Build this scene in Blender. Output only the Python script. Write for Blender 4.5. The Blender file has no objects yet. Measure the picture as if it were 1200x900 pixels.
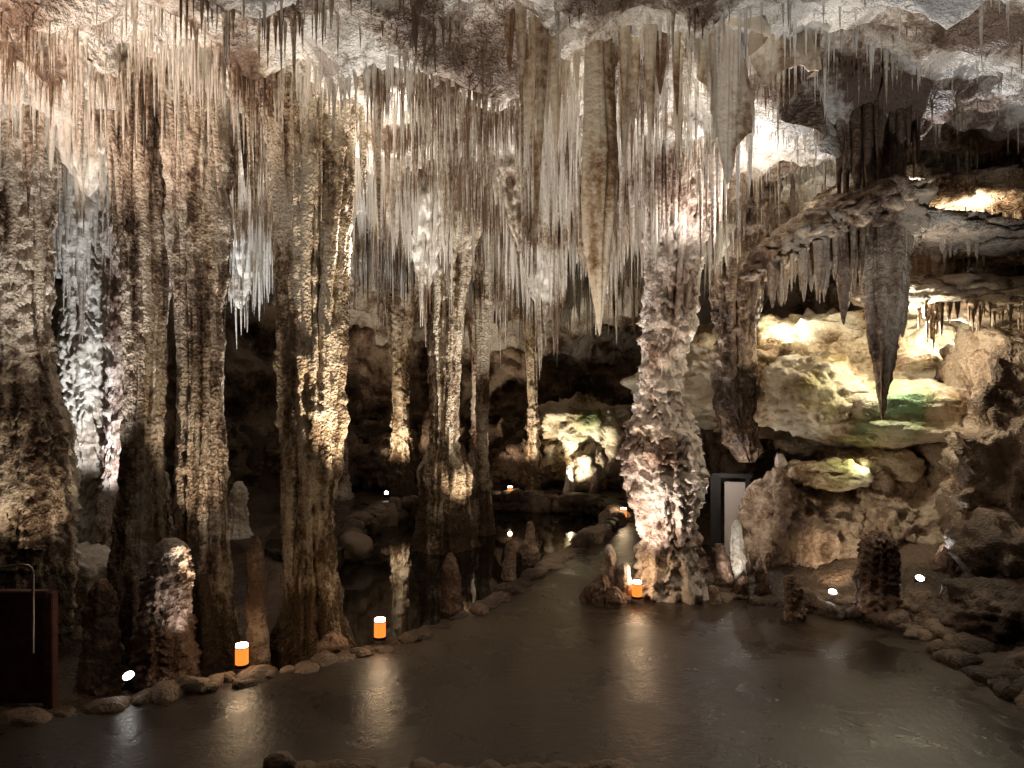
import bpy, bmesh, math, random
import numpy as np
from mathutils import Vector
random.seed(5); rng=np.random.default_rng(11)
scene=bpy.context.scene

# ---------------------------------------------------------------- noise
def _h(ix,iy,iz,s):
    n=(ix*374761393+iy*668265263+iz*1274126177+s*1442695041)&0xffffffff
    n=((n^(n>>13))*1274126177)&0xffffffff
    n=((n^(n>>16))*2246822519)&0xffffffff
    return ((n^(n>>15))&0xffffff)/float(0xffffff)
def vn(p,s=0):
    p=np.asarray(p,dtype=np.float64); i=np.floor(p).astype(np.int64); f=p-i; f=f*f*(3-2*f)
    x,y,z=i[...,0],i[...,1],i[...,2]; fx,fy,fz=f[...,0],f[...,1],f[...,2]
    def L(a,b,t): return a+(b-a)*t
    return L(L(L(_h(x,y,z,s),_h(x+1,y,z,s),fx),L(_h(x,y+1,z,s),_h(x+1,y+1,z,s),fx),fy),
             L(L(_h(x,y,z+1,s),_h(x+1,y,z+1,s),fx),L(_h(x,y+1,z+1,s),_h(x+1,y+1,z+1,s),fx),fy),fz)
def fbm(p,o=4,s=0,g=0.5):
    p=np.asarray(p,dtype=np.float64); a=1;t=0;w=0
    for k in range(o):
        t=t+a*vn(p*(2.03**k)+k*7.3,s+k); w+=a; a*=g
    return t/w
def ridged(p,o=3,s=0):
    p=np.asarray(p,dtype=np.float64); a=1;t=0;w=0
    for k in range(o):
        t=t+a*(1-np.abs(2*vn(p*(2.1**k)+k*3.1,s+k)-1)); w+=a; a*=0.5
    return t/w

# ---------------------------------------------------------------- mesh building
STREAK={}; FOOT_SHADE=set()
def link(o):
    scene.collection.objects.link(o); return o
def build(name,parts,mat,parent=None,smooth=True):
    Vs=[];LI=[];LS=[];LT=[];off=0;lo=0
    for V,F in parts:
        V=np.asarray(V,dtype=np.float32).reshape(-1,3); F=np.asarray(F,dtype=np.int32)
        Vs.append(V); LI.append((F+off).ravel()); n,k=F.shape
        LS.append(lo+np.arange(n)*k); LT.append(np.full(n,k)); off+=len(V); lo+=n*k
    V=np.concatenate(Vs); li=np.concatenate(LI).astype(np.int32); ls=np.concatenate(LS).astype(np.int32); lt=np.concatenate(LT).astype(np.int32)
    me=bpy.data.meshes.new(name)
    me.vertices.add(len(V)); me.vertices.foreach_set("co",V.ravel())
    me.loops.add(len(li)); me.loops.foreach_set("vertex_index",li)
    me.polygons.add(len(ls)); me.polygons.foreach_set("loop_start",ls); me.polygons.foreach_set("loop_total",lt)
    me.update(calc_edges=True)
    me.polygons.foreach_set("use_smooth",np.full(len(me.polygons),smooth))
    if mat.name in STREAK:
        st=STREAK[mat.name]; tone=(1-.6*st)*fbm(V*1.5,3,200)
        if st>0: tone=tone+.6*st*fbm(V*np.array([8,8,.8]),3,210)
        tone=0.5+(tone-0.5)*1.6
        if mat.name in FOOT_SHADE: tone=tone-0.34*np.clip((1.3-V[:,2])/1.3,0,1)   # shade painted into the tone towards the column feet
        at=me.attributes.new("tone",'FLOAT','POINT'); at.data.foreach_set("value",tone.astype(np.float32))
    me.materials.append(mat)
    o=link(bpy.data.objects.new(name,me))
    if parent: o.parent=parent
    return o
def gridF(M,S,wrap=True):
    i=np.arange(M-1)[:,None]; j=np.arange(S if wrap else S-1)[None,:]
    a=i*S+j; b=i*S+(j+1)%S
    return np.stack([a,b,b+S,a+S],-1).reshape(-1,4)
def tube(C,R,seg=48,flute=0.0,fk=3.0,knob=0.0,ks=9.0,tier=0.0,th=0.3,seed=0,sq=1.0,rot=0.0):
    C=np.asarray(C,float);R=np.asarray(R,float);M=len(C)
    th_=np.linspace(0,2*np.pi,seg,endpoint=False)
    z=C[:,2][:,None]+0*th_[None,:]; ct=np.cos(th_)[None,:]+0*z; st=np.sin(th_)[None,:]+0*z
    r=R[:,None]+0*ct
    if flute:
        q=np.stack([ct*fk,st*fk,z*0.35],-1)
        q[...,0]+=0.25*(vn(np.stack([z*1.5,z*0+seed,z*0],-1),9)-.5)
        f=ridged(q+seed*3.7,3,seed)
        r=r*(1+flute*(f-0.62)*2)
    if tier:
        q=np.stack([ct*2.2,st*2.2,z*1.6],-1)
        ph=(z+1.1*th*4*(fbm(q+seed,3,seed+3)-.5))/th
        fr=ph-np.floor(ph)
        r=r*(1+tier*((1-fr)**0.7-0.5)*(1.6*vn(np.stack([ct*3,st*3,z*5],-1),seed)))
    bx=C[:,0][:,None]+ct*r; by=C[:,1][:,None]+st*r*sq
    if knob:
        q=np.stack([bx,by,z],-1)
        k=fbm(q*ks+seed,3,seed+5)-0.5; k2=ridged(q*ks*0.35+seed,2,seed+8)-0.6
        r=r+knob*(k*1.6+k2)*np.minimum(1,r/0.1)
    r=np.maximum(r,0.002)
    ox,oy=ct*r,st*r*sq
    cr,sr=math.cos(rot),math.sin(rot)
    V=np.stack([C[:,0][:,None]+ox*cr-oy*sr,C[:,1][:,None]+ox*sr+oy*cr,z],-1)
    return V.reshape(-1,3),gridF(M,seg)
def prof(pts,dz=0.035):
    P=np.array(pts,float); d=np.r_[0,np.cumsum(np.linalg.norm(np.diff(P[:,:3],axis=0),axis=1))]
    n=max(8,int(d[-1]/dz)); t=np.linspace(0,d[-1],n)
    Q=np.stack([np.interp(t,d,P[:,k]) for k in range(4)],-1)
    w=min(max(1,int(0.10/dz)),n//4); ker=np.ones(2*w+1)/(2*w+1)
    for k in range(4):
        e=np.pad(Q[:,k],w,mode='edge'); Q[:,k]=np.convolve(e,ker,'valid')
    return Q[:,:3],Q[:,3]
def ico(n):
    bm=bmesh.new(); bmesh.ops.create_icosphere(bm,subdivisions=n,radius=1); bm.verts.ensure_lookup_table()
    r=(np.array([v.co[:] for v in bm.verts]),np.array([[v.index for v in f.verts] for f in bm.faces])); bm.free(); return r
ICO6=ico(6); ICO5=ico(5); ICO4=ico(4); ICO3=ico(3)
def rock(c,s,amp=0.25,k=1.5,seed=0,ico=None,rot=0.0,fine=0.10):
    V,F=ico or ICO5; s=np.array(s,float)
    n=fbm(V*k+seed*5.1,4,seed)-0.5; n2=ridged(V*k*2.3+seed,3,seed+2)-0.6
    W=V*(1+amp*2*n+amp*0.7*n2)[:,None]
    W=np.sign(W)*np.abs(W)**0.9
    W=W*s
    if fine:
        W=W+ V*(fine*((fbm(W*4.5+seed,4,seed+4)-.5)*2.2+(ridged(W*np.array([2.5,2.5,5])+seed,3,seed+6)-.6)*.9))[:,None]
    cr,sr=math.cos(rot),math.sin(rot)
    W=np.stack([W[:,0]*cr-W[:,1]*sr,W[:,0]*sr+W[:,1]*cr,W[:,2]],-1)+np.array(c)
    return W,F

# ---------------------------------------------------------------- materials
def rockmat(name,cols,bump=0.6,scale=1.0,rough=0.55,streak=0.5,pop=0.0,green=None,spec=0.35,foot_shade=False):
    STREAK[name]=streak
    if foot_shade: FOOT_SHADE.add(name)
    m=bpy.data.materials.new(name); m.use_nodes=True; nt=m.node_tree; N=nt.nodes; Lk=nt.links
    b=N["Principled BSDF"]; g=N.new("ShaderNodeNewGeometry"); P=g.outputs['Position']
    at=N.new("ShaderNodeAttribute"); at.attribute_name="tone"
    n=N.new("ShaderNodeTexNoise"); n.inputs['Scale'].default_value=11*scale; n.inputs['Detail'].default_value=3; n.inputs['Roughness'].default_value=0.72; Lk.new(P,n.inputs['Vector'])
    def math_(op,a,b_=None,v=None,v2=None):
        x=N.new("ShaderNodeMath"); x.operation=op; Lk.new(a,x.inputs[0])
        if b_ is not None: Lk.new(b_,x.inputs[1])
        elif v is not None: x.inputs[1].default_value=v
        if v2 is not None: Lk.new(v2,x.inputs[2])
        return x.outputs[0]
    s=math_('MULTIPLY_ADD',math_('SUBTRACT',n.outputs['Fac'],v=.5),v=.75,v2=at.outputs['Fac'])
    cr=N.new("ShaderNodeValToRGB"); el=cr.color_ramp.elements
    while len(el)<len(cols): el.new(0.5)
    for i,c in enumerate(cols):
        el[i].position=0.28+0.36*i/(len(cols)-1); el[i].color=(*c,1)
    Lk.new(s,cr.inputs['Fac']); col=cr.outputs['Color']
    if green:
        for (c,rad,gc) in green:
            vm=N.new("ShaderNodeVectorMath"); vm.operation='DISTANCE'; Lk.new(P,vm.inputs[0]); vm.inputs[1].default_value=c
            mr=N.new("ShaderNodeMapRange"); mr.inputs[1].default_value=rad; mr.inputs[2].default_value=rad*0.3; mr.inputs[4].default_value=.75; Lk.new(math_('MULTIPLY_ADD',at.outputs['Fac'],v=rad*0.9,v2=vm.outputs['Value']),mr.inputs[0])
            mx=N.new("ShaderNodeMix"); mx.data_type='RGBA'; Lk.new(mr.outputs[0],mx.inputs[0]); Lk.new(col,mx.inputs[6]); mx.inputs[7].default_value=(*gc,1); col=mx.outputs[2]
    Lk.new(col,b.inputs['Base Color']); b.inputs['Roughness'].default_value=rough
    b.inputs['Specular IOR Level'].default_value=spec
    h=n.outputs['Fac']
    if pop:
        vo=N.new("ShaderNodeTexVoronoi"); vo.feature='F1'; vo.inputs['Scale'].default_value=24*scale; Lk.new(P,vo.inputs['Vector'])
        h=math_('MULTIPLY_ADD',vo.outputs['Distance'],v=-pop*.5,v2=h)
    bp=N.new("ShaderNodeBump"); bp.inputs['Strength'].default_value=bump; bp.inputs['Distance'].default_value=0.09/scale; Lk.new(h,bp.inputs['Height'])
    Lk.new(bp.outputs['Normal'],b.inputs['Normal'])
    return m
M_ceil=rockmat("ceiling_limestone",[(0.13,0.085,0.06),(0.33,0.265,0.21),(0.52,0.47,0.41),(0.67,0.63,0.58)],bump=0.9,streak=0.0)
M_tite=rockmat("stalactite_calcite",[(0.18,0.115,0.075),(0.39,0.31,0.235),(0.60,0.54,0.46),(0.76,0.72,0.66)],bump=0.4,scale=1.6,streak=0.3,rough=0.42)
M_col=rockmat("column_flowstone",[(0.08,0.05,0.032),(0.25,0.185,0.135),(0.46,0.38,0.30),(0.63,0.55,0.46)],bump=0.85,scale=1.2,streak=0.9,pop=0.6,foot_shade=True)
M_gold=rockmat("golden_flowstone",[(0.11,0.068,0.038),(0.34,0.25,0.165),(0.56,0.46,0.34),(0.70,0.61,0.49)],bump=0.9,scale=1.2,streak=0.9,pop=0.8,foot_shade=True)
M_pink=rockmat("pink_flowstone",[(0.14,0.085,0.06),(0.34,0.245,0.195),(0.53,0.43,0.37),(0.68,0.60,0.54)],bump=0.9,scale=1.6,streak=0.4)
M_wall=rockmat("wall_rock",[(0.06,0.038,0.025),(0.15,0.10,0.068),(0.26,0.185,0.13),(0.37,0.29,0.22)],bump=0.9,streak=0.4)
M_floor=rockmat("cave_floor_mud",[(0.035,0.022,0.015),(0.08,0.053,0.035),(0.13,0.088,0.06)],bump=0.8,streak=0.0,rough=0.35)
M_stone=rockmat("kerb_stone_rock",[(0.055,0.035,0.024),(0.14,0.095,0.066),(0.25,0.185,0.135)],bump=0.9,scale=2,streak=0.0)
M_mite=rockmat("stalagmite_calcite",[(0.09,0.05,0.03),(0.23,0.145,0.10),(0.43,0.32,0.24)],bump=0.9,scale=1.8,streak=0.4)
M_canopy=rockmat("canopy_calcite",[(0.10,0.063,0.04),(0.25,0.175,0.12),(0.45,0.36,0.27)],bump=0.8,scale=1.5,streak=0.6)
M_spear=rockmat("spear_calcite",[(0.17,0.10,0.058),(0.35,0.24,0.155),(0.54,0.43,0.31),(0.67,0.58,0.46)],bump=0.3,scale=1.3,streak=1.0,rough=0.42)
M_white=rockmat("white_calcite",[(0.36,0.30,0.24),(0.56,0.51,0.44),(0.70,0.66,0.6)],bump=0.6,scale=1.4,streak=0.6)
M_alc=rockmat("alcove_flowstone",[(0.20,0.13,0.07),(0.41,0.31,0.19),(0.58,0.49,0.35),(0.66,0.59,0.45)],bump=0.6,streak=0.2,
   green=[((5.25,10.0,2.45),1.2,(0.30,0.58,0.32)),((4.35,10.3,2.7),1.0,(0.46,0.49,0.18)),((4.6,10.1,1.6),.7,(.48,.50,.20)),((2.1,19.6,1.7),1.0,(.36,.5,.24))])

def simple(name,col,rough=0.5,em=None,es=0,metal=0):
    m=bpy.data.materials.new(name); m.use_nodes=True; b=m.node_tree.nodes["Principled BSDF"]
    b.inputs['Base Color'].default_value=(*col,1); b.inputs['Roughness'].default_value=rough; b.inputs['Metallic'].default_value=metal
    if em: b.inputs['Emission Color'].default_value=(*em,1); b.inputs['Emission Strength'].default_value=es
    return m
def walkmat():
    m=bpy.data.materials.new("wet_brown_concrete"); m.use_nodes=True; nt=m.node_tree; N=nt.nodes; L=nt.links; b=N["Principled BSDF"]
    g=N.new("ShaderNodeNewGeometry")
    def no(sc,d,r,dist=0):
        n=N.new("ShaderNodeTexNoise"); n.inputs['Scale'].default_value=sc; n.inputs['Detail'].default_value=d; n.inputs['Roughness'].default_value=r; n.inputs['Distortion'].default_value=dist; L.new(g.outputs['Position'],n.inputs['Vector']); return n.outputs['Fac']
    a=no(1.1,6,0.66,0.5)
    cr=N.new("ShaderNodeValToRGB"); e=cr.color_ramp.elements; e[0].position=0.32; e[0].color=(0.020,0.013,0.009,1); e[1].position=0.68; e[1].color=(0.068,0.047,0.032,1)
    L.new(a,cr.inputs['Fac']); L.new(cr.outputs['Color'],b.inputs['Base Color'])
    mr=N.new("ShaderNodeMapRange"); mr.inputs[1].default_value=0.38; mr.inputs[2].default_value=0.60; mr.inputs[3].default_value=0.20; mr.inputs[4].default_value=0.42
    L.new(a,mr.inputs[0]); L.new(mr.outputs[0],b.inputs['Roughness'])
    c=no(9,5,0.75)
    bp=N.new("ShaderNodeBump"); bp.inputs['Strength'].default_value=0.45; bp.inputs['Distance'].default_value=0.025; L.new(c,bp.inputs['Height'])
    L.new(bp.outputs['Normal'],b.inputs['Normal'])
    return m
M_walk=walkmat()
M_water=simple("dark_still_water",(0.012,0.010,0.008),0.03)
M_orange=simple("lantern_orange_shade",(0.7,0.25,0.06),0.5,(1.0,0.22,0.03),1.5)
M_glow=simple("lantern_glow_top",(1,0.95,0.85),0.5,(1.0,0.86,0.65),9)
M_led=simple("led_lens",(1,1,1),0.3,(1.0,0.96,0.9),40)
M_black=simple("dark_metal",(0.03,0.03,0.03),0.45,metal=0.8)
M_steel=simple("brushed_steel",(0.45,0.43,0.40),0.3,metal=1)
M_wood=rockmat("stained_wood_panel",[(0.05,0.02,0.014),(0.10,0.04,0.03),(0.15,0.065,0.05)],bump=0.2,streak=0.9)
M_door=simple("door_grey_paint",(0.5,0.45,0.42),0.5)

# ---------------------------------------------------------------- walkway + terrain
outer=[(-7.5,5.75),(-5.6,5.95),(-4.25,6.17),(-3.5,6.5),(-2.6,7.06),(-1.95,7.42),(-1.45,7.86),(-0.9,8.5),(-0.42,9.19),(0,10.15),(0.5,11.4),(1.18,12.8),(1.8,14.1),(2.19,15.3),(2.3,16.4),(1.9,17.3),(1.0,17.8),(0,18.0),(-1.2,17.8),(-2.1,17.3),(-2.8,16.2),(-3.1,15),(-3.0,13.6),(-2.75,12.6),
 (-3.4,12.0),(-4.2,12.4),(-4.7,14.5),(-4.6,17),(-3.8,18.9),(-1.5,20),(2,20.4),(5.0,19.8),(5.6,17.5),(5.2,14.6),(4.4,12.4),(3.4,10.9),(2.9,10.2),(2.75,9.85),(3.29,9.5),(4.0,9.05),(4.45,8.55),(4.62,7.95),(4.5,7.16),(4.5,6.5),(4.9,5.6),(6.5,4.6),(7.2,2),(-7.5,2)]
def smooth_poly(P,it=2):
    P=[np.array(p,float) for p in P]
    for _ in range(it):
        Q=[]
        for i in range(len(P)):
            a,b=P[i],P[(i+1)%len(P)]; Q+= [a*0.75+b*0.25,a*0.25+b*0.75]
        P=Q
    return np.array(P)
OP=smooth_poly(outer)
def inside(P,x,y):
    c=np.zeros(x.shape,bool); n=len(P)
    for i in range(n):
        x1,y1=P[i];x2,y2=P[i-1]
        if y1==y2: continue
        t=((y1>y)!=(y2>y))&(x<(x2-x1)*(y-y1)/(y2-y1)+x1); c^=t
    return c
def pdist(P,x,y,closed=True):
    d=np.full(x.shape,1e9); n=len(P)
    for i in range(0 if closed else 1,n):
        a=P[i-1];b=P[i]; ab=b-a; L2=max(1e-9,ab@ab)
        t=np.clip(((x-a[0])*ab[0]+(y-a[1])*ab[1])/L2,0,1)
        d=np.minimum(d,np.hypot(x-a[0]-t*ab[0],y-a[1]-t*ab[1]))
    return d
bm=bmesh.new(); vs=[bm.verts.new((x,y,0.0)) for x,y in OP]; f=bm.faces.new(vs)
if f.normal.z<0: f.normal_flip()
bm.normal_update()
r=bmesh.ops.extrude_face_region(bm,geom=[f]); 
for v in r['geom']:
    if isinstance(v,bmesh.types.BMVert): v.co.z=-0.5
bmesh.ops.recalc_face_normals(bm,faces=bm.faces)
bmesh.ops.triangulate(bm,faces=bm.faces)
me=bpy.data.meshes.new("walkway"); bm.to_mesh(me); bm.free(); me.materials.append(M_walk); link(bpy.data.objects.new("walkway",me))

xs=np.arange(-11,11.01,0.085); ys=np.arange(1,24,0.085); X,Y=np.meshgrid(xs,ys)
ins=inside(OP,X,Y); D=pdist(OP,X,Y); q=np.stack([X,Y,0*X],-1)
pool=(X>-3.2)&(X<2.4)&(Y>8)&(Y<18)&(~ins)
rough_=(fbm(q*1.3,5,3)-0.5)
T=np.where(ins,-0.12,-0.32+rough_*0.35)
right=(~ins)&(X>2.4)
T=np.where(right,-0.03+0.30*np.minimum(D,4)+rough_*0.5*np.minimum(1,D*2)+0.1*np.minimum(1,D*4),T)
left=(~ins)&(X<-3.2)
T=np.where(left,-0.3+rough_*0.5+0.16*np.clip(-X-5.5,0,6)+np.where(Y<9,0,0.05*np.clip(Y-9,0,4)),T)
T=np.where(pool,-0.62+rough_*0.5,T)
T=np.where((Y>19.5)&(~ins),0.0+0.5*D+rough_*0.6,T)
build("cave_floor",[(np.stack([X,Y,T],-1).reshape(-1,3),gridF(len(ys),len(xs),False))],M_floor)
bm=bmesh.new()
wp=smooth_poly([(-2.6,8.3),(-1.3,8.05),(-0.3,9.3),(0.3,10.9),(1.2,13),(2.1,15.2),(2.2,16.5),(1,17.7),(-1,17.7),(-2.4,16.8),(-3.0,15),(-2.9,13),(-2.7,11)],2)
bm.faces.new([bm.verts.new((x,y,-0.25)) for x,y in wp]); bm.normal_update()
for f in bm.faces:
    if f.normal.z<0: f.normal_flip()
me=bpy.data.meshes.new("pool_water"); bm.to_mesh(me); bm.free(); me.materials.append(M_water); link(bpy.data.objects.new("pool_water",me))

def stones(poly,step,size,z,seed,jit=0.06,tall=1.0):
    poly=np.array(poly,float); d=np.r_[0,np.cumsum(np.linalg.norm(np.diff(poly,axis=0),axis=1))]; out=[]; t=0;k=seed
    while t<d[-1]:
        x=np.interp(t,d,poly[:,0]);y=np.interp(t,d,poly[:,1]); s=size*random.uniform(0.45,1.4)
        out.append(rock((x+random.uniform(-jit,jit),y+random.uniform(-jit,jit),z+random.uniform(-.03,.02)),(s*random.uniform(.9,1.7),s*random.uniform(.7,1.1),s*random.uniform(.4,.75)*tall),0.45,1.3,k,ICO3,random.uniform(0,3),0.03)); k+=1
        t+=s*random.uniform(.9,1.5)
    return out
E=[tuple(p) for p in outer]
ks=stones(E[0:12],0.2,0.12,-0.02,1)+stones(E[0:12],0.2,0.15,-0.16,301)+stones(E[11:24],0.2,0.15,0.06,60,0.12,1.5)+stones(E[10:24],0.2,0.2,-0.14,90,0.1,1.4)
ks+=stones(E[35:45],0.2,0.13,0.0,120)+stones([(x+0.25,y+0.25) for x,y in E[35:45]],0.2,0.2,0.03,170)
ks+=stones([(-1.7,5.42),(-0.9,5.34),(0,5.33),(0.9,5.36)],0.2,0.07,0.0,220,0.02)
build("stone_kerb",ks,M_stone)

# ---------------------------------------------------------------- ceiling
def zc(x,y):
    q=np.stack([x,y,0*x],-1)
    b=6.0+0*y
    b=b-0.2*np.clip((x-2.5)/3,0,1)*np.clip((y-9)/3,0,1.5)
    big=fbm(q*0.42+4,2,21)-0.5; mid=ridged(q*0.9,3,31)-0.6; sm=fbm(q*3.2,4,41)-0.5
    b=b-0.7*big-0.6*mid-0.32*sm-0.16*(ridged(q*5,2,51)-.6)
    b=b-0.05*np.clip(y-16,0,9)**2
    b=np.where(y<5.6,b+0.35*np.clip(5.6-y,0,4),b)
    return b
xs=np.arange(-12,12.01,0.06); ys=np.arange(-3,24.5,0.06); X,Y=np.meshgrid(xs,ys); Z=zc(X,Y)
q=np.stack([X,Y,Z],-1); wx=(fbm(q*2.2,3,71)-.5)*0.4; wy=(fbm(q*2.2+9,3,72)-.5)*0.4
build("cave_ceiling",[(np.stack([X+wx,Y+wy,Z],-1).reshape(-1,3),gridF(len(ys),len(xs),False)[:,::-1])],M_ceil)

# ---------------------------------------------------------------- walls
wpts=smooth_poly([(-8.6,-2),(-8.4,4),(-8.8,9),(-9.6,13),(-8.6,18),(-5.5,21.5),(-1.5,22.8),(2.5,23),(5.8,21.6),(7.2,18),(7.6,15.2),(9.6,13.6),(9.6,11.2),(8.0,9.6),(6.9,8.2),(6.7,6),(7.2,3),(7,-2)],2)
closed=np.vstack([wpts,wpts[:1]]); d=np.r_[0,np.cumsum(np.linalg.norm(np.diff(closed,axis=0),axis=1))]
t=np.arange(0,d[-1],0.08); px=np.interp(t,d,closed[:,0]); py=np.interp(t,d,closed[:,1])
cx,cy=0,9; nx,ny=px-cx,py-cy; nl=np.hypot(nx,ny); nx/=nl; ny/=nl
zz=np.arange(-1.0,8.0,0.07)
PX=px[None,:]+0*zz[:,None]; PY=py[None,:]+0*zz[:,None]; ZZ=zz[:,None]+0*PX
q=np.stack([PX,PY,ZZ*1.3],-1); q2=np.stack([PX*2.5,PY*2.5,ZZ*.7],-1); q3=np.stack([PX*.8,PY*.8,ZZ*4],-1)
dd=-(fbm(q*0.5,3,81)-.5)*2.4-(ridged(q*1.1,3,82)-.6)*0.8-(fbm(q*3.5,3,83)-.5)*0.35-(ridged(q2,3,84)-.6)*.45-(ridged(q3,2,86)-.6)*.3
build("cave_wall",[(np.stack([PX+nx*dd,PY+ny*dd,ZZ+0.2*(fbm(q*2,2,85)-.5)],-1).reshape(-1,3),gridF(len(zz),len(t),True)[:,::-1])],M_wall)

# ---------------------------------------------------------------- stalactite field (vectorised)
def spikes(x,y,z0,L,r,M=9,S=7,power=0.75,drift=0.03,bumpy=0.18):
    n=len(x); tt=np.linspace(0,1,M)
    pr=(1-tt)**power*0.75+0.25*(1-tt)**6*2.2; pr=pr[None,:]*r[:,None]
    pr=pr*(1+bumpy*(rng.random((n,M))-.5)*2); pr[:,-1]=0.0015; 
    dx=np.cumsum(rng.normal(0,1,(n,M)),1)*drift*r[:,None]*4/ M**0.5; dy=np.cumsum(rng.normal(0,1,(n,M)),1)*drift*r[:,None]*4/M**0.5
    a=np.linspace(0,2*np.pi,S,endpoint=False)[None,None,:]+rng.random((n,1,1))*6
    VX=(x[:,None]+dx)[:,:,None]+pr[:,:,None]*np.cos(a); VY=(y[:,None]+dy)[:,:,None]+pr[:,:,None]*np.sin(a)*(0.7+0.5*rng.random((n,1,1)))
    VZ=(z0[:,None]-tt[None,:]*L[:,None])[:,:,None]+0*VX
    V=np.stack([VX,VY,VZ],-1).reshape(-1,3); F=gridF(M,S)
    F=(F[None]+(np.arange(n)*M*S)[:,None,None]).reshape(-1,4)
    return V,F
def tip_clamp(x,y,z0,L):
    ctr=np.exp(-((x-.6)/2.2)**2)
    lim=np.where(y<7.4,5.4,np.where(y<8.4,5.0-.3*ctr,np.where(y<10,4.4-.6*ctr,np.where(y<12,4.0-.9*ctr,3.7-.9*ctr))))
    lim=np.where((x>2.8)&(y<10),5.4,lim)
    lim=np.where((x>4.0)&(y>=10),4.9,lim)
    lim=lim+1.0*rng.random(len(x))
    return np.maximum(0.06,np.minimum(L,z0-lim))
parts=[]
n=17000; x=rng.uniform(-9,8,n); y=5.9+rng.random(n)**1.15*13
dens=fbm(np.stack([x*1.2,y*1.2,0*x],-1),3,91); keep=(dens>0.50)&((x<2.4)|(rng.random(n)<.22)); x,y=x[keep],y[keep]
z0=zc(x,y)+0.05; L=rng.lognormal(-1.6,.75,len(x))*(0.5+dens[keep]*1.2)+0.05; L=np.minimum(L,1.3); L=tip_clamp(x,y,z0,L); r=0.008+0.007*rng.random(len(x))+0.017*L
parts.append(spikes(x,y,z0,L,r,6,6,0.6))
X_,Y_=[],[]
for i in range(140):
    a=rng.uniform(-0.5,0.5)+(math.pi/2 if rng.random()<0.25 else 0); cx_,cy_=rng.uniform(-8,3.5),6.4+rng.random()*11; m=int(rng.integers(15,50)); s=np.linspace(-1,1,m)*rng.uniform(.4,1.4)
    X_.append(cx_+s*math.cos(a)+rng.normal(0,.03,m)); Y_.append(cy_+s*math.sin(a)+0.1*np.sin(s*4+i)+rng.normal(0,.03,m))
x=np.concatenate(X_);y=np.concatenate(Y_); z0=zc(x,y)+.05; L=rng.lognormal(-1.2,.7,len(x))+.08; L=tip_clamp(x,y,z0,L); r=.010+.013*rng.random(len(x))+.018*L
parts.append(spikes(x,y,z0,L,r,8,7,.7))
build("soda_straw_stalactites",parts,M_tite)
parts=[]
X_,Y_,L_,R_=[],[],[],[]
def cluster(cx,cy,R,n,Lc,rr=(0.010,0.034)):
    a=rng.random(n)*2*np.pi; d=np.sqrt(rng.random(n))*R
    X_.append(cx+np.cos(a)*d); Y_.append(cy+np.sin(a)*d)
    L_.append(Lc*(1-0.8*(d/R)**1.1)*(0.35+0.75*rng.random(n))+0.1); R_.append(rng.uniform(rr[0],rr[1],n)*(1.4-0.7*d/R))
for i in range(240):
    cx_=rng.uniform(-8.5,4.2) if rng.random()<.9 else rng.uniform(4,7); cy_=7.0+rng.random()*11.5
    w=1.0+1.2*math.exp(-((cx_-0.5)/2.4)**2)*(1 if cy_>8.6 else .4)
    cluster(cx_,cy_,rng.uniform(.15,.45),int(rng.integers(8,28)),rng.uniform(.4,1.5)*w)
for i in range(60):
    cluster(rng.uniform(-2.5,3.0),rng.uniform(9.2,15.5),rng.uniform(.12,.4),int(rng.integers(10,28)),rng.uniform(1.4,3.1),(.013,.040))
x=np.concatenate(X_);y=np.concatenate(Y_);L=np.concatenate(L_);r=np.concatenate(R_);z0=zc(x,y)+.1; L=tip_clamp(x,y,z0,L); r=r*(.55+.5*np.minimum(L,2))
parts.append(spikes(x,y,z0,L,r,16,8,.8,0.02,.18))
build("stalactite_clusters",parts,M_tite)

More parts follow.
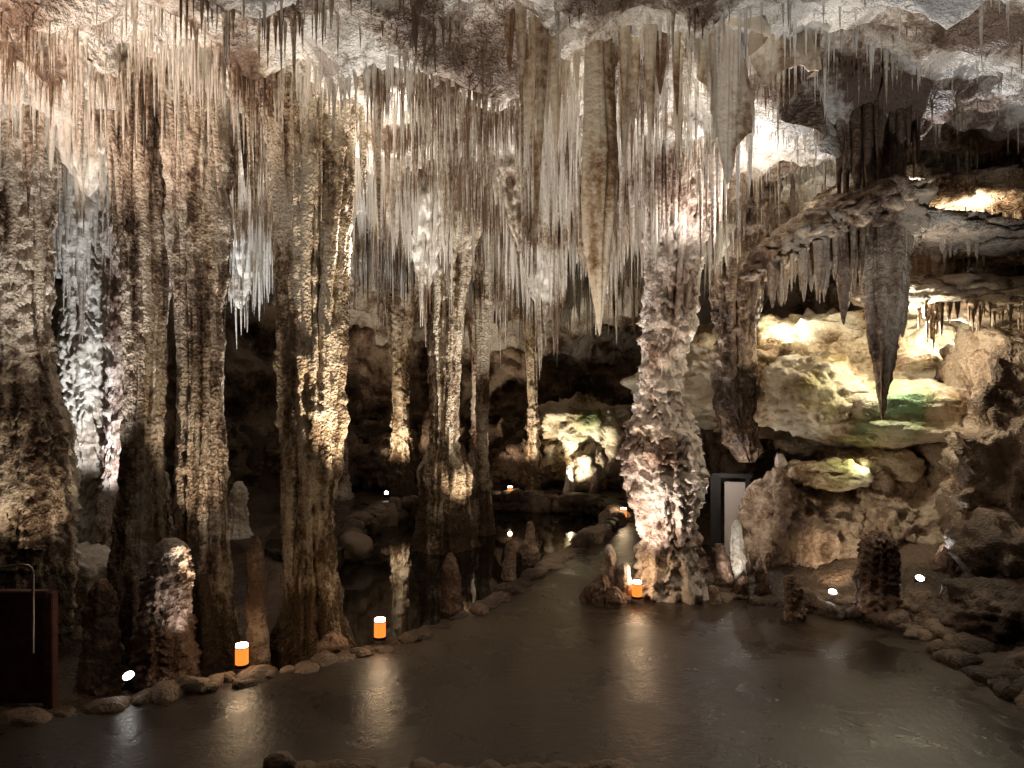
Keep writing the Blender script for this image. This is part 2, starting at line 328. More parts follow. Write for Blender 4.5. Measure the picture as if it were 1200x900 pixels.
# ---------------------------------------------------------------- compound columns
def tite_part(x,y,zt,zb,r,seed,seg=28,flute=.25,knob=.012,sq=1.0,bulge=None):
    pts=[(x,y,zt,r*1.25),(x,y,zt-(zt-zb)*.15,r),(x,y,zt-(zt-zb)*.5,r*.85),(x,y,zt-(zt-zb)*.8,r*.5),(x,y,zb,.004)]
    if bulge: pts=[(x,y,zt-(zt-zb)*a,r*b) for a,b in bulge]
    C,R=prof(pts,.04); R[-1]=.003
    C[:,0]+=0.05*(vn(np.stack([C[:,2]*1.2,C[:,2]*0+seed,C[:,2]*0],-1),seed)-.5)
    return tube(C,R,seg,flute,2.2,knob,14,seed=seed,sq=sq)
def column(name,pts,mat,ribs=8,ribr=(.06,.13),ribz=None,seg=150,flute=.22,knob=.05,tier=0,th=.3,seed=1,fk=3.0,skirt=0,rib_long=0.9,w=.80):
    pts=[(a,b,c,d*w) for a,b,c,d in pts]
    C,R=prof(pts,.025)
    R=R*(1+.16*(fbm(np.stack([C[:,2]*1.7,C[:,2]*0+seed*3.3,C[:,2]*0],-1),3,seed)-.5)*2)
    parts=[tube(C,R,seg,flute,fk,knob,8,tier,th,seed)]
    P=np.array(pts); zt=P[0,2]; zb=ribz if ribz is not None else P[-1,2]
    rs=random.Random(seed)
    for i in range(ribs):
        a=2*math.pi*(i+rs.uniform(-.4,.4))/max(1,ribs); r=rs.uniform(*ribr)
        z1=zb+(zt-zb)*rs.uniform(0,1-rib_long*rs.random()**.4)
        zs=np.linspace(zt,z1,max(6,int((zt-z1)/.04)))
        o=np.argsort(P[:,2]); cx=np.interp(zs,P[o,2],P[o,0]);cy=np.interp(zs,P[o,2],P[o,1]);cr=np.interp(zs,P[o,2],P[o,3])
        aa=a+0.2*np.sin(zs*1.3+i)
        CC=np.stack([cx+np.cos(aa)*cr*.98,cy+np.sin(aa)*cr*.98,zs],-1); tt=np.linspace(0,1,len(zs))
        RR=r*(1-.5*tt)*np.clip((1-tt)*8,.03,1)
        parts.append(tube(CC,RR,24,.3,2,.035,10,seed=seed+i))
    for i in range(skirt):
        a=rs.uniform(0,2*math.pi); d=P[0,3]*rs.uniform(.6,1.6); L=rs.uniform(.3,1.6)
        parts.append(tite_part(P[0,0]+math.cos(a)*d,P[0,1]+math.sin(a)*d,zt+.2,zt-.5-L,rs.uniform(.02,.06),seed*7+i,12,.2,.006))
    return build(name,parts,mat)

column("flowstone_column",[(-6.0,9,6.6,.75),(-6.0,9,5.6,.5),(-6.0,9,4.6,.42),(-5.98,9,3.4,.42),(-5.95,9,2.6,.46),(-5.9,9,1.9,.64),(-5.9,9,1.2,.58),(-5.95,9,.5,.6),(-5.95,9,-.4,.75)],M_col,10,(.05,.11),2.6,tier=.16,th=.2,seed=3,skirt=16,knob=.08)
column("flowstone_column",[(-6.65,11.5,6.4,.7),(-6.6,11.5,4.2,.35),(-6.6,11.5,3.2,.38),(-6.6,11.5,2.6,.34),(-6.6,11.5,1.8,.42),(-6.6,11.5,1.0,.36),(-6.6,11.5,-.2,.5)],M_white,6,(.05,.1),3.2,tier=.35,th=.2,seed=4,skirt=14,knob=.1)
column("flowstone_column",[(-5.85,11.2,6.3,.5),(-5.85,11.2,4.6,.26),(-5.9,11.2,3.0,.2),(-5.95,11.2,1.8,.22),(-6.0,11.2,.6,.26),(-6.05,11.2,-.2,.34)],M_pink,6,(.05,.1),3,tier=.25,th=.2,seed=5,skirt=14,knob=.1)
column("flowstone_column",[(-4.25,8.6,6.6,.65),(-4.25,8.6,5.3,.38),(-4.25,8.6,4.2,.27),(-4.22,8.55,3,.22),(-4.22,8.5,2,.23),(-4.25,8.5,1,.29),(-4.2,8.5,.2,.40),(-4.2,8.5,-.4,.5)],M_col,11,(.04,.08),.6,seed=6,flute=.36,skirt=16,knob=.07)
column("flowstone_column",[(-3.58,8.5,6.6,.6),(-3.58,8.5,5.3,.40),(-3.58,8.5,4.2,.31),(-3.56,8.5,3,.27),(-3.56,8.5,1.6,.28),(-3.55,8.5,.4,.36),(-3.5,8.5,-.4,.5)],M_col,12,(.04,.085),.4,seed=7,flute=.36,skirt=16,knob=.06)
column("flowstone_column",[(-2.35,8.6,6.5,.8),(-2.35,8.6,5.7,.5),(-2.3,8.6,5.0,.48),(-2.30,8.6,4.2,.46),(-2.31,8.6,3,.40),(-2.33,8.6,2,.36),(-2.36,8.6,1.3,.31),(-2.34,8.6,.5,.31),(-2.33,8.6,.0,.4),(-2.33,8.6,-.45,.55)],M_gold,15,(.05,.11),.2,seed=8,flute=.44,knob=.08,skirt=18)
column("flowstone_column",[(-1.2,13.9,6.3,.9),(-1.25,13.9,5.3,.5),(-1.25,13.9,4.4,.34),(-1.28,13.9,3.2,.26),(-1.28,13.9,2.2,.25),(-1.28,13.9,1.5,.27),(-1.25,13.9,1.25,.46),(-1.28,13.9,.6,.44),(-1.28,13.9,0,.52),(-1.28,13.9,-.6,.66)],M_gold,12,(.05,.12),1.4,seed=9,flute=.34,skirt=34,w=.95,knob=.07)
column("flowstone_column",[(2.15,10,6.3,.7),(2.2,10,5.4,.42),(2.2,10,4.6,.36),(2.14,10,3.9,.33),(2.04,10,3.2,.27),(1.97,10,2.7,.26),(2.03,10,2.35,.38),(2.0,10,1.9,.48),(2.06,10,1.4,.44),(2.1,10,1.0,.36),(2.12,10,.7,.36),(2.14,10,.45,.44),(2.15,10,.0,.5),(2.15,10,-.2,.55)],M_pink,14,(.04,.08),2.7,seed=10,flute=.25,knob=.12,tier=.22,th=.16,skirt=70,w=.95)
column("hanging_rock_pillar",[(3.5,11.5,6.2,.8),(3.45,11.5,4.9,.4),(3.45,11.5,3.4,.32),(3.45,11.5,2.4,.36),(3.6,11.6,1.9,.33),(3.75,11.7,1.55,.12)],M_wall,8,(.05,.1),2,seed=12,knob=.12,skirt=12)
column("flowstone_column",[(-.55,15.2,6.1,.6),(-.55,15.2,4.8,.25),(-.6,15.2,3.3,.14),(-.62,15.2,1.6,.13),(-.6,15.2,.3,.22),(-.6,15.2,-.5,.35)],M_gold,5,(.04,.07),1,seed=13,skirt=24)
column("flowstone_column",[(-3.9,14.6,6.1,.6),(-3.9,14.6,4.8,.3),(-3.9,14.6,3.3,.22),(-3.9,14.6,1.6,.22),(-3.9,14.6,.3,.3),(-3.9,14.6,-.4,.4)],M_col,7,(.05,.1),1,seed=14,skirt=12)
for i,(x,y,r) in enumerate([(-2.9,19.3,.30),(-.9,20.2,.26),(.55,19.6,.18),(-4.4,18.2,.35),(3.7,18.9,.32),(-6.9,14.0,.35)]):
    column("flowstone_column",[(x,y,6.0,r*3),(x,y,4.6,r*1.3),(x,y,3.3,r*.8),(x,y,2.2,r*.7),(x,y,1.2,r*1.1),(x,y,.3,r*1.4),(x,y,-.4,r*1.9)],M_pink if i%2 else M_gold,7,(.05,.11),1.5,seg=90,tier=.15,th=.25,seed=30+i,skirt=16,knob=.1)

def hanging_mass(name,cx,cy,zt,zb,R,n,mat,seed,core=True):
    rs=random.Random(seed); parts=[]
    if core:
        zc_=zt-(zt-zb)*.55
        C,RR=prof([(cx,cy,zt+.6,R*1.0),(cx,cy,zt-(zt-zb)*.15,R*.55),(cx,cy,zt-(zt-zb)*.35,R*.3),(cx,cy,zc_,.02)],.04)
        parts.append(tube(C,RR,72,.5,3.5,.10,9,seed=seed))
    for i in range(n):
        a=rs.uniform(0,6.28); d=R*rs.random()**.6; L=(zt-zb)*(1-.65*(d/R)**.8)*rs.uniform(.4,1.05)
        parts.append(tite_part(cx+math.cos(a)*d,cy+math.sin(a)*d,zt+.5,zt-L,rs.uniform(.02,.065),seed*13+i,14,.3,.014))
    return build(name,parts,mat)
hanging_mass("hanging_stalactite_mass",.5,12,5.6,1.95,.5,50,M_tite,2)
hanging_mass("hanging_stalactite_mass",-1.3,11.2,5.7,2.9,.5,40,M_tite,3)
hanging_mass("hanging_stalactite_mass",.1,9.6,5.9,3.3,.4,36,M_tite,4)
hanging_mass("hanging_stalactite_mass",1.3,11.5,5.6,3.2,.5,40,M_tite,5)
hanging_mass("hanging_stalactite_mass",-5.1,8.9,5.9,4.3,.5,30,M_tite,6)
hanging_mass("hanging_stalactite_mass",-3.0,10.6,5.9,3.9,.5,30,M_tite,7)
hanging_mass("hanging_stalactite_mass",-7.2,9.8,5.9,4.0,.6,30,M_tite,8)
hanging_mass("hanging_stalactite_mass",2.9,10.4,5.7,3.5,.45,40,M_tite,9)
hanging_mass("hanging_stalactite_mass",-6.3,10.7,5.7,2.9,.45,50,M_white,10)
hanging_mass("hanging_stalactite_mass",-5.2,14.2,5.7,3.0,.7,70,M_white,11)
hanging_mass("hanging_stalactite_mass",-5.4,10.9,5.7,3.4,.35,30,M_white,12)
hanging_mass("hanging_stalactite_mass",1.2,17.5,5.5,3.1,.6,40,M_tite,13)

sp=[tite_part(.80,6.8,6.9,3.22,.150,21,60,.35,.012,.55,[(0,.8),(.3,.75),(.5,.95),(.62,1.0),(.75,.8),(.88,.42),(1,.02)]),
    tite_part(.90,6.95,6.9,4.17,.08,22,40,.3,.012),tite_part(.72,6.9,6.9,4.6,.07,23,30,.3,.012)]
build("spear_stalactite",sp,M_spear)
lst=[(0,5.62,.06),(.15,5.06,.08),(.26,4.74,.06),(.40,4.82,.06),(.5,5.38,.05),(.08,5.3,.05),(.33,5.2,.07),(1.09,4.82,.08),(1.25,4.94,.06),(1.37,5.46,.08),(1.6,4.82,.05),(1.0,5.3,.06),(.62,5.5,.05),(1.17,5.2,.07),(1.48,5.2,.05),(.2,5.6,.05),(.45,5.1,.04)]
build("ribbed_stalactite_group",[tite_part(x,6.9+0.2*math.sin(i*2.1),6.9,z,r,40+i,34,.4,.012) for i,(x,z,r) in enumerate(lst)]+[tite_part(.26,8,6.6,3.9,.045,61,16)],M_spear)

def curtain(name,top,lens,mat,seed=0,fold=.12,nv=60,nu=160,th=.02):
    top=np.array(top,float); d=np.r_[0,np.cumsum(np.linalg.norm(np.diff(top,axis=0),axis=1))]; t=np.linspace(0,d[-1],nu)
    T=np.stack([np.interp(t,d,top[:,k]) for k in range(3)],-1); Ln=np.interp(t,d,np.array(lens)); 
    ker=np.ones(9)/9
    T=np.stack([np.convolve(np.pad(T[:,k],4,mode='edge'),ker,'valid') for k in range(3)],-1); Ln=np.convolve(np.pad(Ln,4,mode='edge'),ker,'valid')
    Ln=Ln*(1+.06*np.sin(t*17+seed)+.12*(vn(np.stack([t*14,t*0,t*0],-1),seed)-.5))
    tan=np.gradient(T,axis=0); tan/=(np.linalg.norm(tan,axis=1)[:,None]+1e-9); nrm=np.stack([-tan[:,1],tan[:,0],0*t],-1); nrm/=(np.linalg.norm(nrm,axis=1)[:,None]+1e-9)
    v=np.linspace(0,1,nv)[:,None]
    tb=t[None,:]+0*v; vb=v+0*tb
    w=fold*(vn(np.stack([tb*5,vb*1.2,0*tb],-1),seed+1)-.5)*2*(.2+vb)+.10*(ridged(np.stack([tb*9,vb*1.0,0*tb],-1),2,seed+2)-.6)
    out=[]
    for s in (th,-th):
        thk=s*(1.0-0.7*vb)
        P=T[None]+nrm[None]*(w+thk)[...,None]; P[...,2]=T[None,:,2]-v*Ln[None,:]
        F=gridF(nv,nu,False); out.append((P.reshape(-1,3),F if s>0 else F[:,::-1]))
    a,b=out[0][0],out[1][0]; out.append((np.vstack([a[-nu:],b[-nu:]]),gridF(2,nu,False)))
    return build(name,out,mat)
curtain("flowstone_drapery",[(1.45,6.7,6.6),(1.75,6.8,6.5),(2.05,6.95,6.4),(2.3,7.4,6.3)],[.4,1.0,1.7,.7],M_spear,1)
curtain("flowstone_drapery",[(1.9,6.6,6.6),(2.5,7.0,6.4),(3.1,7.4,6.3)],[.3,.7,.4],M_spear,2,.2)
curtain("flowstone_drapery",[(.55,6.9,6.6),(.9,6.85,6.6),(1.2,7.0,6.6)],[.4,1.1,.4],M_spear,3)
curtain("flowstone_drapery",[(2.9,7.8,6.3),(3.5,8.4,6.2),(3.9,9.2,6.2)],[.4,.8,.5],M_ceil,4,.2)

# ---------------------------------------------------------------- right-hand canopy with spears
parts=[rock((4.3,8.6,4.75),(.40,.55,.26),.35,1.8,1,ICO5,0,.12)]
C,R=prof([(4.3,8.7,4.85,.28),(3.9,8.75,4.78,.24),(3.4,8.8,4.55,.20),(3.05,8.8,4.30,.16),(2.85,8.8,4.05,.10)],.02)
for i in range(0,len(C),5): parts.append(rock(C[i],(R[i]*1.1,R[i]*2.8,R[i]*.75),.5,1.7,200+i,ICO4,0,.10))
parts.append(tite_part(4.24,8.5,4.9,2.36,.23,80,48,.4,.05,1,[(0,1.2),(.2,.95),(.4,.9),(.6,.62),(.8,.33),(1,.02)]))
parts.append(tite_part(4.42,8.45,4.8,3.3,.12,81,30,.3,.03)); parts.append(tite_part(4.08,8.45,4.8,3.1,.11,82,30,.3,.03)); parts.append(tite_part(3.8,8.5,4.8,3.45,.09,83,30,.3,.03)); parts.append(tite_part(4.32,8.3,4.8,3.6,.09,84,30,.3,.03))
rs=random.Random(3)
for i in range(110):
    u=rs.random()**.8; x=2.85+u*1.6; zt=4.15+.6*min(1,u*1.3); L=rs.uniform(.15,1.0)*(.5+.5*u)
    parts.append(tite_part(x,8.55+rs.uniform(-.3,.35),zt,zt-L-.1,rs.uniform(.016,.055),100+i,12,.2,.008))
for i in range(60):
    a=rs.uniform(0,6.28); d=.45*math.sqrt(rs.random()); x=4.22+math.cos(a)*d*1.1; zb=rs.uniform(4.6,5.5)
    parts.append(tite_part(x,8.6+math.sin(a)*d,6.4,zb,rs.uniform(.025,.065),260+i,14,.25,.012))
C,R=prof([(4.25,8.65,6.5,.5),(4.25,8.65,5.9,.25),(4.28,8.65,5.4,.15),(4.3,8.6,4.9,.26)],.04); parts.append(tube(C,R,60,.5,3,.08,9,seed=77))
build("stalactite_canopy",parts,M_canopy)
def ledge(name,keys,mat,seed,drips,dl=(.1,.4)):
    parts=[]; K=np.array(keys,float); n=16
    for i in range(n):
        t=i/(n-1)*(len(K)-1); j=min(int(t),len(K)-2); p=K[j]*(1-(t-j))+K[j+1]*(t-j)
        parts.append(rock(p[:3]+np.array([0,rs.uniform(-.1,.1),rs.uniform(-.05,.05)]),(p[3]*1.3,p[3]*2.6,p[4]),.45,1.6,seed+i,ICO4,0,.10))
    rr=random.Random(seed)
    for i in range(drips):
        t=rr.random()*(len(K)-1); j=min(int(t),len(K)-2); p=K[j]*(1-(t-j))+K[j+1]*(t-j)
        parts.append(tite_part(p[0],p[1]-rr.uniform(.1,.9)*p[3]*2,p[2],p[2]-p[4]-rr.uniform(*dl),rr.uniform(.012,.04),seed*3+i,12,.2,.005))
    return build(name,parts,mat)
ledge("flowstone_ledge",[(4.5,9.1,4.72,.35,.11),(5.4,9.5,4.65,.4,.12),(6.3,9.7,4.5,.5,.14),(7.2,9.8,4.45,.5,.17)],M_col,300,60,(.05,.3))
ledge("flowstone_ledge",[(4.7,10.2,5.35,.4,.15),(5.6,10.6,5.4,.4,.2),(6.6,10.8,5.35,.5,.2),(7.8,10.8,5.35,.5,.2)],M_gold,330,150,(.15,.6))
ledge("flowstone_ledge",[(5.0,9.9,4.05,.3,.12),(5.8,10,4.0,.45,.14),(6.8,10,3.9,.5,.16),(7.6,9.8,3.8,.5,.16)],M_canopy,360,60,(.1,.4))
hanging_mass("hanging_stalactite_mass",5.45,9.6,4.1,3.1,.3,24,M_canopy,21)

# ---------------------------------------------------------------- lit alcove on the right
build("alcove_boulder",[rock((5.6,11.0,2.35),(1.55,1.0,.50),.22,1.3,31,ICO6,.1,.07)],M_alc)
build("alcove_boulder",[rock((4.4,11.0,2.6),(.70,.8,.55),.35,1.6,32,ICO6,.4,.10)],M_alc)
build("alcove_boulder",[rock((5.3,10.75,1.62),(.5,.5,.30),.3,1.4,33,None,.2,.08)],M_alc)
build("alcove_boulder",[rock((4.5,10.5,1.50),(.52,.45,.20),.3,1.4,34,None,-.1,.08)],M_alc)
build("alcove_slope",[rock((6.3,13.4,2.9),(3.6,1.6,1.1),.35,2.4,35,ICO6,0,.30),rock((4.6,12.9,3.3),(1.0,.7,.5),.4,1.8,55,None,0,.2)],M_alc)
build("flowstone_bank",[rock((4.4,10.95,.55),(.90,.9,.95),.35,2.2,36,ICO6,.1,.14),rock((5.35,10.9,.6),(.95,.9,.95),.35,2.3,37,ICO6,0,.14),rock((4.9,10.7,.2),(.9,.7,.6),.4,2.3,39,ICO5,0,.12)],M_canopy)
build("wall_boulder",[rock((6.9,9.8,1.2),(1.1,1.1,1.9),.4,2.2,38,ICO6,0,.25),rock((6.9,10.5,3.0),(.5,1,.6),.4,1.8,45,None,0,.15)],M_wall)
build("boulder_pile",[rock((5.6,8.2,.2),(.8,.7,.40),.4,2,41,None,0,.14),rock((6.2,8.9,.6),(.8,.8,.6),.4,2,42,None,0,.14),rock((5.1,8.9,.05),(.5,.45,.25),.4,1.8,43,None,0,.1),rock((5.3,7.0,.0),(.55,.5,.22),.4,1.8,44,None,0,.1),rock((5.9,7.2,.3),(.6,.7,.5),.4,1.8,46,None,0,.12)],M_stone)

bk=[]
for i in range(40):
    x=-7+i*.36; bk.append(rock((x,20.5+.6*math.sin(i*1.7)+(.5 if abs(x)<2 else 0),.3+.7*rs.random()),(.8*rs.uniform(.5,1.2),.7,.6*rs.uniform(.5,1.8)),.5,2.2,400+i,ICO4,rs.uniform(0,3),0.25))
build("back_rockfall",bk,M_wall)
build("lit_back_boulder",[rock((2.0,20.2,1.6),(1.3,.7,.7),.5,2.5,450,None,0,.3),rock((1.2,20.4,.8),(1.0,.7,.6),.5,2.5,451,None,0,.3),rock((2.9,20.4,1.0),(.9,.7,.7),.5,2.5,452,None,0,.3)],M_alc)
build("left_rockfall",[rock((-6.0,10.3,.0),(.5,.5,.5),.4,1.8,460),rock((-5.5,10.6,-.1),(.4,.4,.4),.4,1.8,461),rock((-7.0,10.2,.2),(.8,.7,.6),.4,2,462)],M_white)

# ---------------------------------------------------------------- stalagmites
def mite(x,y,z0,h,r,mat=M_mite,seed=1,tier=.25,lean=0,knob=.03,blunt=.55):
    C,R=prof([(x,y,z0-.15,r*1.3),(x,y,z0+h*.12,r),(x+lean*.3,y,z0+h*.5,r*.85),(x+lean*.7,y,z0+h*.8,r*.68),(x+lean,y,z0+h*.95,r*blunt*.75),(x+lean,y,z0+h,.01)],.015)
    R[-1]=.004
    return tube(C,R,72,.25,2.2,knob+.18*r,9,tier*.7,.09,seed)
ml=[(4.43,9.0,0,1.05,.25,M_mite,.35),(3.37,8.85,0,.55,.11,M_mite,.3),(3.05,10.0,0,1.0,.10,M_white,.2),(3.35,9.9,.0,.5,.08,M_pink,.25),(2.80,9.9,0,.7,.14,M_mite,.25),
 (1.30,9.75,0,.72,.10,M_pink,.2),(1.46,9.65,0,.5,.11,M_pink,.2),(1.12,9.5,0,.40,.12,M_mite,.2),(1.30,9.4,0,.26,.11,M_mite,.2),(1.0,9.65,0,.22,.1,M_mite,.2),(3.55,10.3,.1,.4,.08,M_pink,.2),
 (-3.54,7.6,-.35,1.6,.27,M_pink,.45),(-4.25,7.7,-.3,1.1,.18,M_mite,.2),(-2.72,7.95,-.3,1.5,.11,M_mite,.2),(-.8,10.0,-.4,.95,.13,M_mite,.25),
 (-.05,11.6,-.4,.8,.09,M_mite,.25),(.3,12.6,-.4,.9,.11,M_mite,.25),(-4.9,13.2,.2,.9,.18,M_white,.3),(1.45,19,0,.75,.1,M_white,.2),(2.1,19,0,.6,.1,M_pink,.2),(3.7,9.2,0,.25,.14,M_mite,.2),(5.55,9.5,.1,.7,.18,M_mite,.2),(-1.9,8.0,-.35,.5,.17,M_mite,.2),(4.0,11.0,1.3,.5,.10,M_pink,.2),(3.0,9.75,0,.3,.09,M_mite,.2),(2.6,9.5,0,.25,.08,M_mite,.2),(3.25,9.65,0,.38,.08,M_mite,.2),(3.62,9.6,0,.3,.07,M_pink,.2)]
for i,(x,y,z,h,r,m,t) in enumerate(ml): build("stalagmite",[mite(x,y,z,h,r,m,500+i,t,random.uniform(-.06,.06))],m)

# ---------------------------------------------------------------- fixtures
def empty(name,loc):
    e=bpy.data.objects.new(name,None); e.location=loc; e.empty_display_size=.1; return link(e)
def prim(kind,name,parent,loc,mat,**k):
    bm=bmesh.new()
    if kind=='cyl': bmesh.ops.create_cone(bm,cap_ends=True,segments=k.get('seg',24),radius1=k['r1'],radius2=k['r2'],depth=k['h'])
    else:
        bmesh.ops.create_cube(bm,size=1); bmesh.ops.scale(bm,vec=k['s'],verts=bm.verts); bmesh.ops.bevel(bm,geom=bm.edges[:],offset=k.get('bev',.008),segments=2,affect='EDGES')
    me=bpy.data.meshes.new(name); bm.to_mesh(me); bm.free(); me.materials.append(mat)
    if mat.name in STREAK:
        vv=np.array([v.co[:] for v in me.vertices]); at=me.attributes.new("tone",'FLOAT','POINT'); at.data.foreach_set("value",(.3+.4*fbm(vv*9,3,5)).astype(np.float32))
    o=link(bpy.data.objects.new(name,me)); o.location=loc; o.parent=parent
    if 'rot' in k: o.rotation_euler=k['rot']
    return o
def lamp(kind,name,loc,power,col,target=None,angle=60,blend=.6,rad=.05,parent=None):
    l=bpy.data.lights.new(name,kind); l.energy=power; l.color=col; l.shadow_soft_size=rad
    if kind=='SPOT': l.spot_size=math.radians(angle); l.spot_blend=blend
    o=link(bpy.data.objects.new(name,l)); o.location=loc
    if target is not None: o.rotation_euler=(Vector(target)-Vector(loc)).to_track_quat('-Z','Y').to_euler()
    if parent: o.parent=parent
    return o
for (x,y,rz) in [(-2.62,7.2,.2),(-1.42,7.98,.3),(1.6,9.50,-.2),(2.27,15.1,.1),(-.05,18.3,0)]:
    e=empty("path_lantern",(x,y,.06)); e.rotation_euler[2]=rz
    prim('cyl',"base",e,(0,0,.015),M_black,r1=.07,r2=.07,h=.03)
    prim('cyl',"orange_shade",e,(0,0,.11),M_orange,r1=.062,r2=.062,h=.16)
    prim('cyl',"glowing_top",e,(0,0,.205),M_glow,r1=.060,r2=.056,h=.03)
    prim('cyl',"cap_rim",e,(0,0,.19),M_black,r1=.065,r2=.065,h=.008)
    lamp('POINT',"lantern_bulb",(0,0,.33),6,(1,.72,.42),rad=.05,parent=e)
def spotfix(x,y,z,aim):
    e=empty("ground_spotlight",(x,y,z)); dv=(Vector(aim)-Vector((x,y,z))).to_track_quat('Z','Y').to_euler()
    prim('box',"foot",e,(0,0,-.03),M_black,s=(.12,.10,.03))
    h=prim('cyl',"housing",e,(0,0,.03),M_black,r1=.04,r2=.055,h=.10,rot=dv)
    l=prim('cyl',"lens",h,(0,0,.053),M_led,r1=.046,r2=.046,h=.012)
    return e
for a in [(-3.47,6.75,.08,(-3.6,6.2,1.2)),(-3.05,18.0,.1,(-2.8,17,1.2)),(4.05,9.4,.1,(4.0,8.8,1.0)),(5.1,9.3,.3,(5.0,8.6,1.5))]: spotfix(*a)

e=empty("handrail",(-4.45,6.9,0))
cu=bpy.data.curves.new("rail",'CURVE'); cu.dimensions='3D'; cu.bevel_depth=.012; s_=cu.splines.new('POLY'); pts=[(-.9,0,1.0),(-.12,0,1.12),(-.05,0,1.115),(-.015,0,1.09),(0,0,1.04),(0,0,.3)]; s_.points.add(len(pts)-1)
for p,c in zip(s_.points,pts): p.co=(*c,1)
cu.materials.append(M_steel); o=link(bpy.data.objects.new("rail",cu)); o.parent=e
prim('cyl',"post",e,(-.5,0,.5),M_steel,r1=.012,r2=.012,h=1.05)
e=empty("wooden_barrier",(-4.85,7.0,0))
prim('box',"panel",e,(0,0,.3),M_wood,s=(.95,.06,1.0)); prim('box',"top_rail",e,(0,-.01,.83),M_wood,s=(1.0,.10,.06)); prim('box',"end_post",e,(.5,0,.28),M_wood,s=(.09,.1,1.12)); prim('box',"plank_joint",e,(-.1,-.035,.3),M_wood,s=(.03,.02,.98))
e=empty("service_door",(3.55,12.0,0)); e.rotation_euler[2]=-.25
prim('box',"leaf",e,(0.05,0,.62),M_door,s=(.32,.04,1.2)); prim('box',"jamb_left",e,(-.25,0,.64),M_black,s=(.16,.10,1.3)); prim('box',"jamb_right",e,(.25,0,.64),M_black,s=(.07,.10,1.3)); prim('box',"lintel",e,(0,0,1.32),M_black,s=(.62,.1,.07)); prim('cyl',"handle",e,(.14,-.05,.6),M_black,r1=.016,r2=.016,h=.07,rot=(1.57,0,0))

# ---------------------------------------------------------------- cave lighting
W=(1,.94,.86); WW=(1,.80,.57); PK=(1,.74,.58); CW=(.95,.97,1.0)
lamp('SPOT',"flood_pink",(-4.6,5.8,4.1),330,PK,(-4.3,7.0,6.0),95)
lamp('SPOT',"flood_left_ceiling",(-5.0,7.4,.6),600,W,(-4.8,8.4,6),55)
lamp('SPOT',"flood_behind_column",(-2.8,9.9,.3),1200,W,(-1.9,9.6,6),80,.7)
lamp('SPOT',"capital_flood",(-1.6,8.7,4.0),210,W,(-1.8,8.0,6),130,.8,.1)
lamp('SPOT',"flood_golden_column",(-1.0,8.05,.4),900,WW,(-2.2,8.6,3.9),36)
lamp('SPOT',"flood_twin_column",(-2.85,7.35,.2),260,WW,(-3.75,8.4,3.4),46)
lamp('SPOT',"flood_outer_column",(-4.9,7.9,.3),110,WW,(-5.9,8.9,2.6),55)
lamp('SPOT',"flood_stalagmite",(-3.1,7.15,.25),18,W,(-3.5,7.6,.8),60)
lamp('SPOT',"flood_left_back",(-5.2,9.8,.5),750,CW,(-6.0,11.0,3.6),80)
lamp('SPOT',"flood_main_column",(1.05,9.0,.25),250,(1,.84,.70),(2.1,10,1.8),60)
lamp('SPOT',"flood_main_upper",(1.2,8.6,.3),260,WW,(2.1,10,4.2),32)
lamp('SPOT',"flood_main_ceiling",(2.6,10.8,.4),1100,W,(1.6,9.3,6),80,.7)
lamp('SPOT',"main_capital_flood",(2.85,8.9,4.5),170,W,(2.0,9.2,6),130,.8,.12)
lamp('SPOT',"flood_centre",(.2,13.2,.2),1200,W,(.0,11.5,6),110,.8)
lamp('SPOT',"flood_centre_front",(-.5,8.7,.2),650,W,(.3,10.6,5.2),72,.8,.08)
lamp('SPOT',"flood_pool_column",(-.5,13.0,-.1),220,WW,(-1.25,13.9,3),50)
lamp('POINT',"alcove_flood",(5.3,9.75,3.55),130,(1,.90,.68),rad=.08)
lamp('POINT',"alcove_flood_back",(6.8,11.4,3.6),60,(1,.89,.68),rad=.08)
lamp('POINT',"alcove_flood_side",(4.4,11.9,3.9),40,(1,.89,.65),rad=.06)
lamp('SPOT',"alcove_tongue_light",(4.95,10.0,1.95),40,(1,1,.68),(4.6,10.5,1.5),60)
lamp('SPOT',"flood_right_ceiling",(4.9,9.3,5.0),130,CW,(4.0,8.0,6.4),150,.7)
lamp('SPOT',"flood_right_ceiling_low",(3.6,9.3,.5),320,WW,(3.8,8.4,5.2),50,.7)
lamp('SPOT',"flood_ledge",(6.0,9.6,4.85),65,WW,(6.2,10.8,5.6),150,.7)
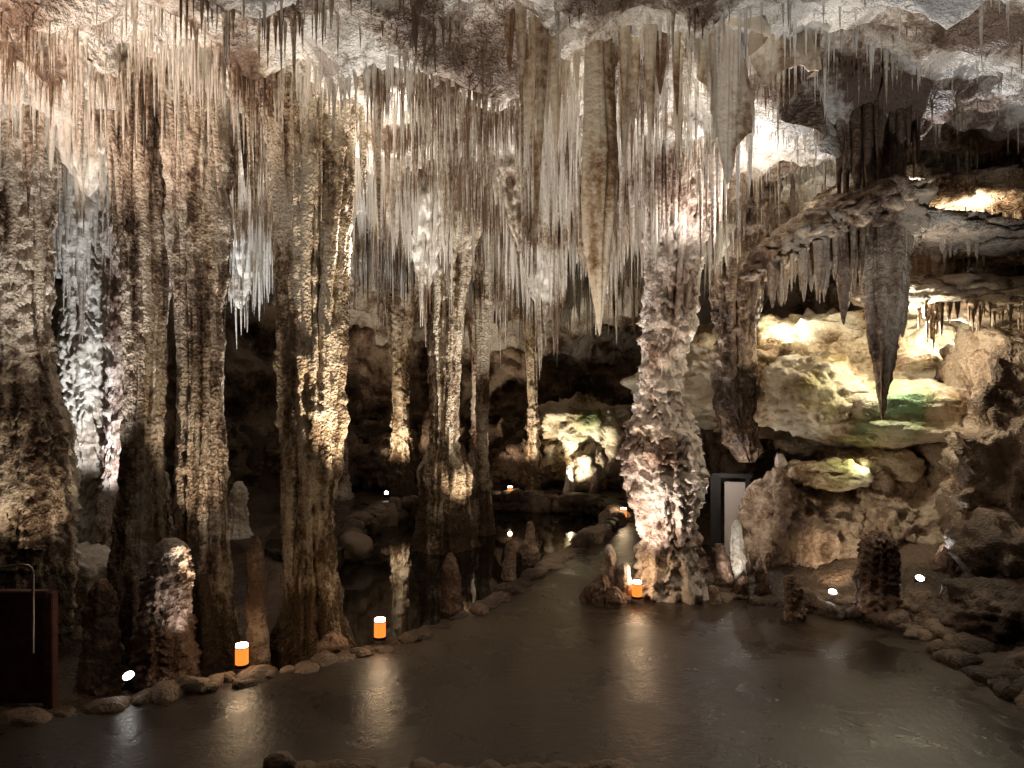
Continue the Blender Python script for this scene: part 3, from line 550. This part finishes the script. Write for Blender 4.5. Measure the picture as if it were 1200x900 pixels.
lamp('SPOT',"flood_right_wall",(5.35,9.7,.6),18,W,(5.3,8.9,1.6),110,.7)
lamp('SPOT',"flood_bank",(4.05,9.35,.3),30,WW,(4.6,10.6,1.0),110,.7)
lamp('SPOT',"flood_white_stalagmite",(2.75,9.3,.15),40,W,(3.05,10,.6),50)
lamp('POINT',"door_fill",(3.3,11.3,1.5),10,W,rad=.04)  # added point light to brighten the door, no fixture there
lamp('SPOT',"flood_back",(1.6,18.6,.3),260,(1,.90,.68),(2.0,20.4,1.8),80)
lamp('SPOT',"flood_back_left",(-3.0,17.6,.4),420,WW,(-2.6,19.0,3.2),100)
lamp('SPOT',"flood_far_left",(-5.4,12.8,1.0),900,CW,(-5.0,14.6,4.2),80)
lamp('SPOT',"flood_far_centre",(.0,18.4,.4),300,WW,(.0,20,3.5),100)
lamp('SPOT',"flood_overhead_path",(2.3,7.4,5.4),90,(1,.82,.62),(2.4,8.5,0),90)
lamp('SPOT',"front_fill_centre",(.3,4.3,.35),520,W,(.7,7.3,5.8),46,.8,.1)  # added fill below the view, brightens the dark centre stalactites
lamp('SPOT',"spear_flood",(-.4,5.0,.3),420,WW,(.8,6.8,4.4),24,.8,.05)
lamp('SPOT',"front_fill_left",(-3.0,4.6,.3),360,W,(-2.9,7.7,6.2),56,.8,.1)  # added out-of-frame fill for the backlit straws on the left
lamp('SPOT',"front_fill_right",(3.2,4.6,.3),560,CW,(3.8,8.0,6.2),56,.8,.1)  # added out-of-frame fill for the right-hand ceiling

w=bpy.data.worlds.new("World"); scene.world=w; w.use_nodes=True
w.node_tree.nodes["Background"].inputs[0].default_value=(.02,.02,.025,1); w.node_tree.nodes["Background"].inputs[1].default_value=.05

cam=bpy.data.cameras.new("camera"); cam.sensor_width=36; cam.lens=26.1; cam.clip_end=200
co=link(bpy.data.objects.new("camera",cam)); co.location=(0,0,2.8); co.rotation_euler=(math.pi/2,0,0); scene.camera=co
scene.view_settings.view_transform='Standard'; scene.view_settings.look='None'; scene.view_settings.exposure=0
